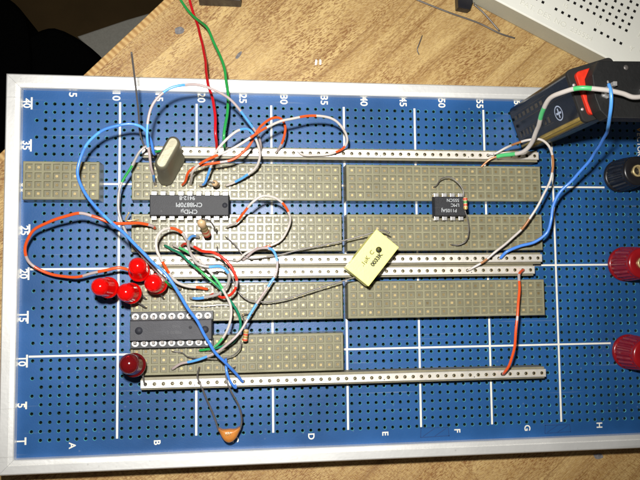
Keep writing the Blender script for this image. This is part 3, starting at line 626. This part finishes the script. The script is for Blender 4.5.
for sx_, yy in ((-1, 12.0), (1, 15.0)):
    for c in range(13, 22):
        mb = MB(); ya, yb = sorted((13.5+sx_*1.15, yy+sx_*.04)); mb.box(c-.16, c+.16, ya, yb, 3.92, 4.02, 'lead', bev=.02)
        ya, yb = sorted((yy+sx_*.04, yy-sx_*.05)); mb.box(c-.12, c+.12, ya, yb, 3.3, 3.91, 'lead'); part('pin', mb, t)
mb = MB()
for xx, rr in ((13.55, .42), (20.75, .42)): mb.lathe([(rr, 4.602), (rr, 4.607)], 'chipdot', n=22, xf=Matrix.Translation((xx, 13.5, 0)))
part('dimple', mb, body)
mb = MB(); mb.text('P8870 S', 17.4, 13.28, 4.603, .5, 'chipfaint', PI); mb.text('9343', 17.6, 13.95, 4.603, .42, 'chipfaint', PI)
mb.lathe([(.22, 4.603), (.22, 4.606)], 'chipfaint', n=16, xf=Matrix.Translation((19.15, 13.8, 0))); mb.lathe([(.15, 4.607), (.15, 4.61)], 'chip2', n=16, xf=Matrix.Translation((19.15, 13.8, 0)))
part('marking', mb, body)

# ---------------------------------------------------------------- crystal can
def stadium(L, r, n=12):
    return [(L/2+r*math.cos(a), r*math.sin(a)) for a in [-PI/2+PI*k/n for k in range(n+1)]]+[(-L/2+r*math.cos(a), r*math.sin(a)) for a in [PI/2+PI*k/n for k in range(n+1)]]
t = thing('crystal', 'upright oval metal crystal can at the left end of the top chip', 'crystal', (16.8, 31.9, 2.55))
ang = math.atan2(2.28, 1.24)
sh = Matrix(((1, 0, .02, 0), (0, 1, .16, 0), (0, 0, 1, 0), (0, 0, 0, 1)))
X = Matrix.Translation((16.8, 31.95, 2.75)) @ sh @ Matrix.Rotation(ang, 4, 'Z')
def can_mesh(mb):
    rings = [(0, .0), (.16, .0), (.20, -.16), (4.7, -.16), (5.0, -.20), (5.17, -.32), (5.22, -.48)]
    first = None
    L = 2.5
    prev = None; vs = []; k = None
    for z, g in rings:
        o = stadium(L, .93+g); k = len(o); vs += [X @ Vector((x, y, z)) for x, y in o]
    mb.add(vs, [[j*k+i, j*k+(i+1) % k, (j+1)*k+(i+1) % k, (j+1)*k+i] for j in range(len(rings)-1) for i in range(k)], 'can', True)
    mb.add([X @ Vector((x, y, 5.22)) for x, y in stadium(L, .93-.48)], [list(range(k))], 'can'); mb.add([X @ Vector((x, y, 0)) for x, y in stadium(L, .93)], [list(range(k))[::-1]], 'can')
mb = MB(); can_mesh(mb); part('can', mb, t)
for q in (-1, 1):
    p = X @ Vector((q*.96, 0, 0)); mb = MB(); mb.tube([p, p+Vector((0, 0, -.9))], .09, 'lead'); part('lead', mb, t)

# ---------------------------------------------------------------- lamps (LEDs)
def led(top, bot, colour, label, legs, group=None, r=.99):
    T = Vector(top); B = Vector(bot); ax = (T-B).normalized(); L = 2.95
    base = T-ax*L
    q = ax.to_track_quat('Z', 'Y').to_matrix().to_4x4(); X = Matrix.Translation(base) @ q
    t = thing('led_lamp', label, 'LED', (base.x, base.y, 0), group=group)
    prof = [(r*1.16, 0), (r*1.17, .05), (r*1.17, .36), (r*1.02, .40), (r, .46), (r*.985, L-r)]
    prof += [(r*.985*math.cos(a), L-r+r*math.sin(a)) for a in [PI/2*k/9 for k in range(1, 9)]]+[(.02, L)]
    mb = MB(); mb.lathe(prof, colour, n=36, xf=X); part('lens', mb, t)
    for sgn, h in zip((-1, 1), legs):
        p = X @ Vector((sgn*.5, 0, .05)); mb = MB(); pth = smooth_path([p, p-ax*.7, Vector((h[0], h[1], max(2.9, 0))) if h[2] > 1 else Vector((h[0], h[1], .6)), Vector(h)], .15)
        mb.tube(pth, .10, 'lead', n=8); part('leg', mb, t)
    return t
led((13.82, 20.79, 8), (13.65, 20.0, 5.2), 'ledred', 'uppermost bright red round lamp of the four, where the orange loop ends', [(14, 21.32, 1.9), (14, 19.87, 1.9)])
led((9.65, 18.45, 8), (10.4, 18.3, 5.3), 'ledred', 'leftmost bright red round lamp of the four, over bare blue panel', [(13, 17, 1.9), (13, 18, 1.9)])
led((12.45, 17.82, 8), (12.8, 17.65, 5.2), 'ledred', 'lowest bright red round lamp of the four, beside the white grid line', [(14, 17, 1.9), (14, 16, 1.9)])
led((15.35, 18.76, 8), (15.55, 18.68, 5.2), 'ledred', 'rightmost bright red round lamp of the four, over the terminal block', [(16, 18, 1.9), (16, 17, 1.9)])
led((12.75, 10.34, 7.6), (13.15, 9.75, 4.6), 'leddark', 'single dark red lamp beside the lowest bus strip', [(14, 7.35, 1.9), (13, 9, 1.9)], r=1.12)

# ---------------------------------------------------------------- resistors
def resistor(a, b, r, bodym, bands, label, leads, name='resistor', cat='resistor'):
    A = Vector(a); B = Vector(b); ax = (B-A); L = ax.length; q = ax.normalized().to_track_quat('Z', 'Y').to_matrix().to_4x4(); X = Matrix.Translation(A) @ q
    t = thing(name, label, cat, (A.x, A.y, min(A.z, B.z)))
    rad = lambda z: r*(1.0 if (z < .24*L or z > .76*L) else .84)
    prof = [(r*.35, 0), (r*.8, .04*L), (r, .11*L), (r, .22*L), (r*.86, .29*L), (r*.86, .71*L), (r, .78*L), (r, .89*L), (r*.8, .96*L), (r*.35, L)]
    mb = MB(); mb.lathe(prof, bodym, n=22, xf=X); bo = part('body', mb, t)
    for z, wd, mm in bands:
        mb = MB(); rr = (r if (z < .24 or z > .76) else r*.86)+.012; mb.lathe([(rr, (z-wd/2)*L), (rr, (z+wd/2)*L)], mm, n=22, xf=X, cap=False); part('colour_band', mb, bo)
    for nm, rr in leads:
        mb = MB(); mb.tube(smooth_path(PATHS[nm][1] if isinstance(nm, str) else nm, .15), rr, 'lead', n=8); part('lead', mb, t)
    return t
resistor((20.49, 25.31, 8.3), (21.0, 24.1, 4.6), .46, 'res', [(.33, .10, 'resdark'), (.50, .10, 'resdark'), (.68, .10, 'resred'), (.88, .09, 'resred')],
         'large tan resistor standing tilted below the chip marked CM8870PI', [('res1_lead', .085), ([(21, 24.1, 4.7), (21, 24.0, 3.3), (21, 24, 1.9)], .085)])
resistor((21.85, 29.85, 5.6), (22, 30, 3.2), .36, 'res', [(.3, .10, 'resdark'), (.5, .12, 'resred')],
         'small tan resistor standing on end above the chip marked CM8870PI', [([(21.85, 29.85, 5.5), (21.8, 29.86, 5.95), (21.5, 29.9, 5.95), (21.1, 30, 5.0), (21, 30, 1.9)], .08), ([(22, 30, 3.3), (22, 30, 1.9)], .08)])
resistor((51.05, 28.5, 5.0), (51.15, 27.0, 4.8), .25, 'res', [(.16, .12, 'resred'), (.40, .14, 'resgreen'), (.62, .12, 'resred'), (.86, .12, 'resgold')],
         'striped resistor lying at the right end of the small eight-pin chip', [('lead_555_a', .07), ('lead_555_b', .07)])
resistor((25.35, 13.45, 4.4), (25.15, 12.05, 4.2), .30, 'res', [(.2, .12, 'resgold'), (.42, .12, 'resred'), (.62, .12, 'resgold'), (.84, .12, 'resred')],
         'tiny striped resistor in the wire tangle right of the worn socketed chip', [('res2_lead', .07), ('res2_leadb', .07)])

# ---------------------------------------------------------------- yellow film capacitor
P = [Vector(p) for p in ((40.3, 24.66), (42.68, 22.57), (39.17, 18.02), (36.44, 20.16))]
c = (P[0]+P[1]+P[2]+P[3])/4; d = ((P[0]-P[3])+(P[1]-P[2])).normalized(); a = math.atan2(d.y, d.x)
t = thing('film_capacitor', 'pale yellow box capacitor lying slanted across the middle bus strips', 'capacitor', (c.x, c.y, 3.4), rotz=a)
hx, hy = 2.86, 1.66
mb = MB(); mb.box(-hx, hx, -hy, hy, .55, 2.55, 'yellow', bev=.10); bx = part('case', mb, t, local=True)
mb = MB(); zz = 2.56
mb.lathe([(.36, zz), (.36, zz+.006)], 'ink', n=22, xf=Matrix.Translation((1.15, .0, 0))); mb.lathe([(.15, zz+.007), (.15, zz+.012)], 'inkolive', n=14, xf=Matrix.Translation((1.22, .08, 0)))
mb.text('.1\u00b5K  C', -.42, .42, zz, .66, 'inkolive', 0, bold=.022); mb.text('0033K', .10, -.50, zz, .66, 'ink', 0, bold=.04)
part('marking', mb, bx, local=True)
inv = Matrix.Rotation(-a, 4, 'Z') @ Matrix.Translation((-c.x, -c.y, -3.4))
for nm in ('cap_lead_a', 'cap_lead_b'):
    mb = MB(); mb.tube([inv @ p for p in smooth_path(PATHS[nm][1], .2)], .085, 'lead', n=8); part('lead', mb, t, local=True)

# ---------------------------------------------------------------- orange ceramic capacitor
t = thing('ceramic_capacitor', 'orange drop-shaped ceramic capacitor on two long bent leads near the bottom frame', 'capacitor', (23.4, 1.5, 1.6))
out = [(22.0, 2.30), (22.35, 2.10), (22.8, 2.02), (23.4, 2.05), (24.0, 2.02), (24.4, 2.12), (24.75, 2.34), (24.72, 2.05), (24.5, 1.6), (24.15, .98), (23.75, .62), (23.3, .5), (22.85, .72), (22.5, 1.2), (22.2, 1.8)]
bm_ = MB(); nlay = 7; vs = []; cx, cy = 23.4, 1.5
op = [(p.x, p.y) for p in smooth_path([(x, y, 0) for x, y in out+[out[0]]], .12)[:-1]]; k = len(op)
for j in range(nlay):
    ph = -PI/2+PI*(j+.35)/(nlay-.3); g = math.cos(ph)**.45 if math.cos(ph) > 0 else .2
    for x, y in op: vs.append((cx+(x-cx)*g, cy+(y-cy)*g, 2.35+.62*math.sin(ph)))
bm_.add(vs, [[j*k+i, j*k+(i+1) % k, (j+1)*k+(i+1) % k, (j+1)*k+i] for j in range(nlay-1) for i in range(k)]+[list(range(k))[::-1], [(nlay-1)*k+i for i in range(k)]], 'ceramic', True)
bd = part('disc', bm_, t)
mb = MB(); mb.text('103', 23.2, 1.55, 2.97, .5, 'inkolive', PI*.1); part('marking', mb, bd)
for nm in ('orange_lead_a', 'orange_lead_b'):
    mb = MB(); mb.tube(smooth_path(PATHS[nm][1], .15), .105, 'lead', n=8); part('lead', mb, t)

# ---------------------------------------------------------------- binding posts
def post(x, y, cm, rimm, label, h=4.3, R0=2.12):
    t = thing('binding_post', label, 'binding post', (x, y, 0), group='binding posts along the right edge')
    mb = MB(); mb.lathe([(R0*.98, .02), (R0, .1), (R0, .45), (R0*.95, .55)], cm, n=48); part('base_washer', mb, t, local=True)
    n = 88
    fl = lambda k, i: (1.0 if (k % 4) in (0, 1) else .945) if 0 < i < 5 else 1.0
    mb = MB(); mb.lathe([(R0*.90, .56), (R0*.93, .62), (R0*.99, .85), (R0*.97, 2.0), (R0*.90, h-.75), (R0*.86, h-.62)], cm, n=n, flute=fl, smooth=False); part('knurled_barrel', mb, t, local=True)
    mb = MB(); mb.lathe([(R0*.86, h-.61), (R0*.865, h-.22), (R0*.82, h-.07), (R0*.74, h), (.78, h), (.74, h-.06), (.74, h-1.2)], cm, n=48, cap=False); part('cap_ring', mb, t, local=True)
    mb = MB(); mb.lathe([(.735, h-1.2), (.735, h+.06), (.69, h+.10), (.56, h+.10), (.52, h+.04), (.50, h-1.1)], 'brass', n=32, cap=False); part('bore_sleeve', mb, t, local=True)
    mb = MB(); mb.lathe([(.50, h-1.15), (.50, h-.75), (.30, h-.68)], 'stud', n=24); part('stud', mb, t, local=True)
    return t
post(73.5, 31.95, 'postblack', 'knurlgilt', 'black knurled binding post beside the battery')
post(73.65, 20.55, 'postred', 'knurlgilt', 'upper of the two red knurled binding posts', R0=2.2)
post(73.75, 9.4, 'postred', 'knurlgilt', 'lower of the two red knurled binding posts', R0=2.2)

# ---------------------------------------------------------------- battery and its connector slab
nx, ny = .952, .306; bw, bd_, bh = 5.8, 5.4, 15.4; ba = math.atan2(ny, nx)
bc = Vector((59.65+nx*bd_/2, 37.75+ny*bd_/2, .05))
t = thing('battery', 'upright black battery with gold edge and red top', 'battery', bc, rotz=ba)
def rrect(hx, hy, r, n=5):
    o = []
    for sx_, sy_, a0 in ((1, 1, 0), (-1, 1, PI/2), (-1, -1, PI), (1, -1, 1.5*PI)):
        for k in range(n+1):
            an = a0+PI/2*k/n; o.append((sx_*(hx-r)+r*math.cos(an), sy_*(hy-r)+r*math.sin(an)))
    return o
HX, HY = bd_/2, bw/2
mb = MB(); mb.prism(rrect(HX, HY, .55), .25, bh-.55, 'battery', bev=.03, smooth=False); case = part('case', mb, t, local=True)
mb = MB(); mb.prism(rrect(HX-.05, HY-.05, .55), 0, .24, 'dark', bev=.03); part('bottom_rim', mb, t, local=True)
# gold foil on the front narrow side, wrapping the corner, with dark lines
mb = MB()
pl = []
for k in range(7):
    an = PI+PI/2*(k/6)*.999; pl.append((-(HX-.55)+(.55+.012)*math.cos(an), -(HY-.55)+(.55+.012)*math.sin(an)))
pl = [(-HX-.012, -HY+.80)]+pl+[(HX-.6, -HY-.012)]
zz0, zz1 = .3, bh-.62
mb.add([(x, y, z) for z in (zz0, zz1) for x, y in pl], [[i, i+1, i+1+len(pl), i+len(pl)] for i in range(len(pl)-1)], 'gold')
gb = part('gold_foil', mb, case, local=True)
mb = MB()
for px_, py_ in ((-HX-.016, -HY+.80), (-HX-.0, -HY+.38), (-HX+.25, -HY+.04), (-HX+.9, -HY-.016)):
    mb.box(px_-.03, px_+.03, py_-.03, py_+.03, zz0, zz1, 'goldline')
part('foil_line', mb, gb, local=True)
# printing on the broad side that faces the camera: emblem with a cross, thin lines, small print
face = Matrix.Translation((-HX-.014, 0, 0)) @ Matrix(((0, 0, -1, 0), (-1, 0, 0, 0), (0, 1, 0, 0), (0, 0, 0, 1)))   # x -> -y, y -> z, z -> -x
mb = MB()
def ring(cx, cy, r0, r1, m_, n=28):
    v = [(cx+r*math.cos(2*PI*k/n), cy+r*math.sin(2*PI*k/n), .0) for r in (r0, r1) for k in range(n)]
    mb.add([face @ Vector(p) for p in v], [[k, (k+1) % n, n+(k+1) % n, n+k] for k in range(n)], m_)
def fq(xa, xb, ya, yb, m_, z=0): mb.add([face @ Vector(p) for p in ((xa, ya, z), (xb, ya, z), (xb, yb, z), (xa, yb, z))], [[0, 1, 2, 3]], m_)
ring(.72, 11.2, .72, .86, 'emblem'); fq(.60, .84, 10.66, 11.74, 'emblem'); fq(.18, .59, 11.08, 11.32, 'emblem'); fq(.85, 1.26, 11.08, 11.32, 'emblem')
part('emblem', mb, case, local=True)
mb = MB()
for x in (-.75, -.70, ): fq(x, x+.03, .6, bh-1.2, 'batprint')
for x in (.35, 1.35, -1.9): fq(x, x+.035, .6, 9.6, 'batprint')
for j in range(9):
    fq(.5, 1.2, .9+j*.95, .9+j*.95+.5, 'batprint')
for j in range(7): fq(-1.6, -1.1, 1.0+j*1.15, 1.0+j*1.15+.7, 'batprint')
part('small_print', mb, case, local=True)
mb = MB(); mb.prism(rrect(HX+.05, HY+.05, .6), bh-.55, bh-.1, 'dark', bev=.12); part('top_rim', mb, t, local=True)
mb = MB(); mb.prism(rrect(HX-.62, HY-.50, .5), bh-.09, bh+.35, 'redplate', bev=.16); part('terminal_plate', mb, t, local=True)
mb = MB()
for y in (-1.5, 1.2): mb.lathe([(.16, bh-.1), (.17, bh+.0), (.08, bh+.05)], 'tin', n=12, xf=Matrix.Translation((-HX+.24, y, 0)))
part('rivet', mb, t, local=True)

t = thing('battery_connector', 'black flat connector slab with metal lugs on top of the battery', 'connector', (67, 38.2, 15.85))
o_ = [(61.25, 39.7), (61.95, 41.15), (73.5, 41.4), (73.5, 35.3), (62.7, 35.25), (61.95, 36.0), (61.45, 37.4)]
mb = MB(); mb.prism([(x-.75, y-.22) for x, y in o_], 15.85, 17.4, 'slab', bev=.10); part('slab', mb, t)
def lug(x, y):
    mb = MB(); T = Matrix.Translation((x, y, 0))
    mb.lathe([(.62, 17.41), (.62, 17.60), (.48, 17.75), (.48, 18.1), (.40, 18.15)], 'tin', n=8, xf=T, smooth=False)
    mb.lathe([(.2, 18.151), (.2, 18.16)], 'stud', n=12, xf=T)
    return mb
for x, y in ((61.9, 37.6), (66.2, 38.0)): part('lug', lug(x, y), t)
mb = MB(); mb.box(62.2, 62.6, 38.1, 38.55, 17.41, 18.3, 'tin', bev=.04); part('solder_tab', mb, t)
for x, y in ((64.76, 40.7),): mb = MB(); mb.lathe([(.28, 17.41), (.28, 17.48), (.12, 17.53)], 'lead', n=16, xf=Matrix.Translation((x-.6, y-.4, 0))); part('rivet', mb, t)

# ---------------------------------------------------------------- white breadboard, top right
H0 = Vector((76.4, 52.05)); ea = math.atan2(-.435, .9)
t = thing('white_breadboard', 'white solderless breadboard lying slanted at the top right corner', 'breadboard', (H0.x, H0.y, ZT), rotz=ea)
ht = 3.35; x0, x1, y0, y1 = -62, 4.7, -4.6, 17.5
# local x runs right along the long edge; columns at x = 0, -1, -2 ...; rows at y = 0 .. 4
mb = MB()
holes = set((-c, r) for c in range(0, 60) for r in (0, 1, 2, 3, 4, 7, 8, 9, 10, 11))
holes |= set((-c, r) for c in range(0, 60) if c % 6 != 5 for r in (-2, 13))
def sqhole(c, r):
    z = ht; a = .19
    v = [(c+p*.5, r+q*.5, z) for p, q in ((-1, -1), (1, -1), (1, 1), (-1, 1))]+[(c+p*a, r+q*a, z) for p, q in ((-1, -1), (1, -1), (1, 1), (-1, 1))]+[(c+p*a, r+q*a, z-1) for p, q in ((-1, -1), (1, -1), (1, 1), (-1, 1))]
    mb.add(v, [[k, (k+1) % 4, 4+(k+1) % 4, 4+k] for k in range(4)], 'wbb'); mb.add(v[4:], [[k, (k+1) % 4, 4+(k+1) % 4, 4+k] for k in range(4)]+[[4, 5, 6, 7]], 'dark')
for c in range(-60, 2):
    for r in range(-3, 15):
        if (c, r) in holes: sqhole(c, r)
        else: mb.add([(c+p*.5, r+q*.5, ht) for p, q in ((-1, -1), (1, -1), (1, 1), (-1, 1))], [[0, 1, 2, 3]], 'wbb')
for a_ in ((x0, x1, y0, -3.5), (x0, x1, 14.5, y1), (x0, -60.5, -3.5, 14.5), (1.5, x1, -3.5, 14.5)):
    mb.add([(a_[0], a_[2], ht), (a_[1], a_[2], ht), (a_[1], a_[3], ht), (a_[0], a_[3], ht)], [[0, 1, 2, 3]], 'wbb')
v = []
for g, z in ((0, ht), (.10, ht-.04), (.18, ht-.16)): v += [(x0-g, y0-g, z), (x1+g, y0-g, z), (x1+g, y1+g, z), (x0-g, y1+g, z)]
mb.add(v, [[4*j+k, 4*j+(k+1) % 4, 4*j+4+(k+1) % 4, 4*j+4+k][::-1] for j in range(2) for k in range(4)], 'wbb')
tp = part('top_face', mb, t, local=True)
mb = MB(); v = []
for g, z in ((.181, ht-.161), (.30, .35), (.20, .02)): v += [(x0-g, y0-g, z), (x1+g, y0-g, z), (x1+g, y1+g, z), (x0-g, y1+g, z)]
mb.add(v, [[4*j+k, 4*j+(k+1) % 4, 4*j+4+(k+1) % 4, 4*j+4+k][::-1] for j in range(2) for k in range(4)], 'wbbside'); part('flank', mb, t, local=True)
mb = MB()
mb.text('PAT. DES. NO. 235554', -9.3, -3.45, ht+.02, 1.05, 'wbbtext', 0, depth=.02, sx=1.1)
for i, s_ in enumerate(('10', '15', '20')): mb.text(s_, -3.6-5*i-.4, -.98, ht+.02, .85, 'wbbtext', 0, depth=.03)
mb.text('J', 1.9, .5, ht+.02, 1.0, 'wbbtext', 0, depth=.03); mb.text('Y', 1.7, -2.0, ht+.02, 1.0, 'wbbtext', 0, depth=.03)
part('raised_lettering', mb, tp, local=True)
mb = MB(); mb.lathe([(.62, ht+.01), (.62, ht+.03), (.42, ht+.03), (.40, ht+.012)], 'wbbside', n=24, xf=Matrix.Translation((3.4, -1.5, 0)), cap=False); mb.lathe([(.40, ht+.004), (.40, ht+.008)], 'wbbtext', n=24, xf=Matrix.Translation((3.4, -1.5, 0))); part('mounting_hole', mb, tp, local=True)

# ---------------------------------------------------------------- loose things on the desk
t = thing('transistor', 'loose black transistor with three leads lying on the wood by the white breadboard', 'transistor', (54.7, 56, ZT))
mb = MB(); mb.prism([(53.8, 55.25), (55.45, 55.0), (55.85, 56.05), (55.8, 57.3), (53.75, 57.3)], ZT+.03, ZT+1.3, 'plasticblack', bev=.12); part('body', mb, t)
for nm in ('loose_a', 'loose_b', 'loose_c'):
    mb = MB(); mb.tube(smooth_path(PATHS[nm][1], .3), .12, 'lead', n=8); part('lead', mb, t)
mb = MB(); mb.tube(smooth_path(PATHS['snip'][1], .2), .07, 'lead', n=8)
solo('wire_clipping', mb, 'tiny curved dark wire clipping on the wood above the number 50', 'wire clipping', (48.3, 50, ZT+.1))
mb = MB(); mb.box(19.5, 24.9, 54.6, 60, ZT+.02, ZT+2.2, 'plasticblack', bev=.15)
solo('black_case', mb, 'edge of a flat black case on the wood, right of the green wire', 'case', (22, 57, ZT))
def patch(pts, m_, label, cat, name):
    mb = MB(); P = smooth_path([(x, y, 0) for x, y in pts+[pts[0]]], .15)[:-1]; mb.prism([(p.x, p.y) for p in P], ZT+.002, ZT+.02, m_); c = P[0]
    solo(name, mb, label, cat, (c.x, c.y, ZT))
patch([(16.4, 51.5), (17.1, 51.75), (17.6, 51.4), (17.4, 50.9), (16.5, 50.8)], 'pencil', 'dark grey smudge on the wood left of the red wire', 'smudge', 'smudge')
patch([(24.1, 47.9), (24.5, 48.5), (24.95, 48.75), (24.8, 48.2), (24.3, 47.7)], 'pencil', 'slim grey smudge on the wood right of the green wire', 'smudge', 'smudge')
patch([(34.5, 47.2), (34.62, 47.95), (34.8, 47.9), (34.7, 47.2)], 'chalk', 'left one of two tiny white scuffs on the wood above the number 35', 'scuff', 'scuff_mark')
patch([(35.1, 47.3), (35.15, 48.0), (35.35, 47.9), (35.3, 47.25)], 'chalk', 'right one of two tiny white scuffs on the wood above the number 35', 'scuff', 'scuff_mark')
patch([(71.2, -4.6), (72.3, -4.5), (72.6, -5.0), (71.6, -5.2)], 'pencil', 'blue-grey smudge on the wood below the bottom frame near letter H', 'smudge', 'smudge')

# ---------------------------------------------------------------- jumper wires
def wire(nm, label, base, band=None, spans=(), bare=(1.05, 1.05), barem='tin', name='jumper_wire', cat='wire', group='jumper wires on the blue board', n=12, extra=None):
    r, pts = PATHS[nm]; r *= .86; path = smooth_path(pts, .12)
    rg = random.Random(nm); ph = [rg.uniform(0, 6.28) for _ in range(6)]; s_ = 0; last = path[0]; out = []
    Lt = sum((b_-a_).length for a_, b_ in zip(path, path[1:]))
    for p in path:                                  # hand-bent wire is never a clean curve
        s_ += (p-last).length; last = p
        k = min(1, s_/2, (Lt-s_)/2)*.075
        out.append(p+Vector((math.sin(s_*.8+ph[0])+.25*math.sin(s_*1.9+ph[1]), math.sin(s_*.95+ph[2])+.25*math.sin(s_*2.1+ph[3]), math.sin(s_*.7+ph[4])))*max(k, 0))
    path = out
    L = sum((b_-a_).length for a_, b_ in zip(path, path[1:]))
    mid = path[len(path)//2]
    t = thing(name, label, cat, (path[0].x, path[0].y, 0), group=group)
    def colour(f):
        for s_ in spans:
            if s_[0] <= f <= s_[1]: return s_[2] if len(s_) > 2 else band
        return base
    body, _ = cut(path, bare[0], L-bare[1]); mb = MB(); mb.tube(body, r, base, n=n, colour=colour); part('insulation', mb, t)
    for a_, b_ in ((0, bare[0]+.15), (L-bare[1]-.15, L)):
        if b_-a_ < .2: continue
        e_, _ = cut(path, a_, b_)
        if len(e_) > 1: mb = MB(); mb.tube(e_, min(r*.55, .12), barem, n=8); part('bare_end', mb, t)
    return t
wire('red_supply', 'plain red wire coming in from the top edge over the frame', 'w_red', bare=(0, .9), n=14)
wire('green_supply', 'plain green wire coming in from the top edge beside the red one', 'w_green', bare=(0, .9), n=14)
wire('blue_long', 'long blue wire arching left past the red lamps to the lowest bus strip', 'w_blue', 'w_ltblue', [(.10, .14), (.22, .27), (.45, .48)], n=14)
wire('green_white', 'pale grey and green striped wire hanging left of the crystal, behind the long blue wire', 'w_grey', 'w_green', [(0, .07), (.24, .33), (.58, .63), (.86, .93)])
wire('white_blue_arc', 'pale wire with blue bands making the tallest arch over the top frame near number 20', 'w_pink', 'w_ltblue', [(.05, .13), (.25, .33), (.46, .54), (.78, .86)])
wire('white_blue_loop', 'white wire with blue bands in a small loop right of the red wire', 'w_white', 'w_ltblue', [(.05, .20), (.48, .60), (.84, .93)])
wire('orange_loop', 'orange wire arching up to the hole left of number 30', 'w_orange', 'w_pink', [(.33, .37), (.93, 1)])
wire('white_orange_arc', 'white wire with orange bands stretched in a wide arc to number 35', 'w_white', 'w_orange', [(.16, .24), (.36, .43), (.56, .62), (.815, .86)])
wire('orange_wide_loop', 'orange wire with pale bands in a wide loop at the far left', 'w_orange', 'w_pink', [(.02, .045), (.24, .28), (.57, .62), (.80, .86)], bare=(.9, .75), barem='brass')
wire('orange_white_loop', 'white wire with orange bands looping right of the chip marked CM8870PI', 'w_white', 'w_orange', [(.10, .22), (.45, .52), (.78, .86)], bare=(1.6, 2.2))
wire('white_blue_cross', 'pale wire with blue bands slanting down from the middle bus strips', 'w_pink', 'w_ltblue', [(.16, .24), (.32, .37), (.46, .54), (.80, .90)], bare=(.8, .7))
wire('white_orange_hook', 'white hooked wire with orange bands passing right of the rightmost red lamp', 'w_white', 'w_orange', [(.18, .27), (.56, .66), (.90, 1)])
wire('red_loop', 'scarlet wire curling over the middle bus strips in a small loop', 'w_scarlet', 'w_pink', [(.14, .2), (.62, .66), (.86, .91)])
wire('dark_green', 'dark green wire running from the middle down to the worn socketed chip', 'w_dkgreen', 'w_green', [(.28, .42), (.9, 1)])
wire('green_white_run', 'white and green striped wire beside the dark green one', 'w_white', 'w_ltgreen', [(.08, .20), (.40, .50), (.83, .93)])
wire('blue_white_curl', 'pale grey wire with blue bands curled inside the scarlet loop', 'w_grey', 'w_ltblue', [(.05, .16), (.44, .58), (.86, .96)])
wire('brown_white', 'white wire with brown bands arching right of the terminal blocks', 'w_white', 'w_brown', [(.10, .15), (.33, .41), (.64, .70), (.90, .94)], bare=(1.4, .9))
wire('green_white_heavy', 'thick white wire with green bands rising over the battery', 'w_white', 'w_ltgreen', [(0, .09), (.36, .43), (.60, .66), (.85, .90)], bare=(2.2, 0), barem='copper', n=16)
wire('blue_battery', 'plain blue wire hanging from the battery connector down to the middle bus strips', 'w_blue', 'w_ltblue', [(0, .22)], bare=(.5, .9), n=14)
wire('orange_jumper', 'orange wire running straight down at the right, to the lowest bus strip', 'w_orange', 'w_pink', [(.12, .18), (.47, .50)], bare=(.9, 1.1), barem='lead')
wire('blue_short', 'short blue wire bent into the lowest bus strip by the orange capacitor leads', 'w_blue')
def lead_solo(nm, label, r, m_, name='bare_wire', cat='wire'):
    mb = MB(); pts = PATHS[nm][1]; mb.tube(smooth_path(pts, .15), r, m_, n=8); solo(name, mb, label, cat, (pts[0][0], pts[0][1], 0))
lead_solo('lead_tall', 'tall bare steel wire standing left of the crystal, reaching over the top frame', .10, 'lead')
lead_solo('tip_brass', 'short bare brass wire tip beside the orange loop, left of the terminal blocks', .09, 'brass')
lead_solo('short_wire_bus', 'short bare wire link lying on the lower middle bus strip', .09, 'lead')
lead_solo('bare_long_dip', 'straight bare wire just above the worn socketed chip', .08, 'tin')

for o in bpy.data.objects:
    if '_o' in o: del o['_o']
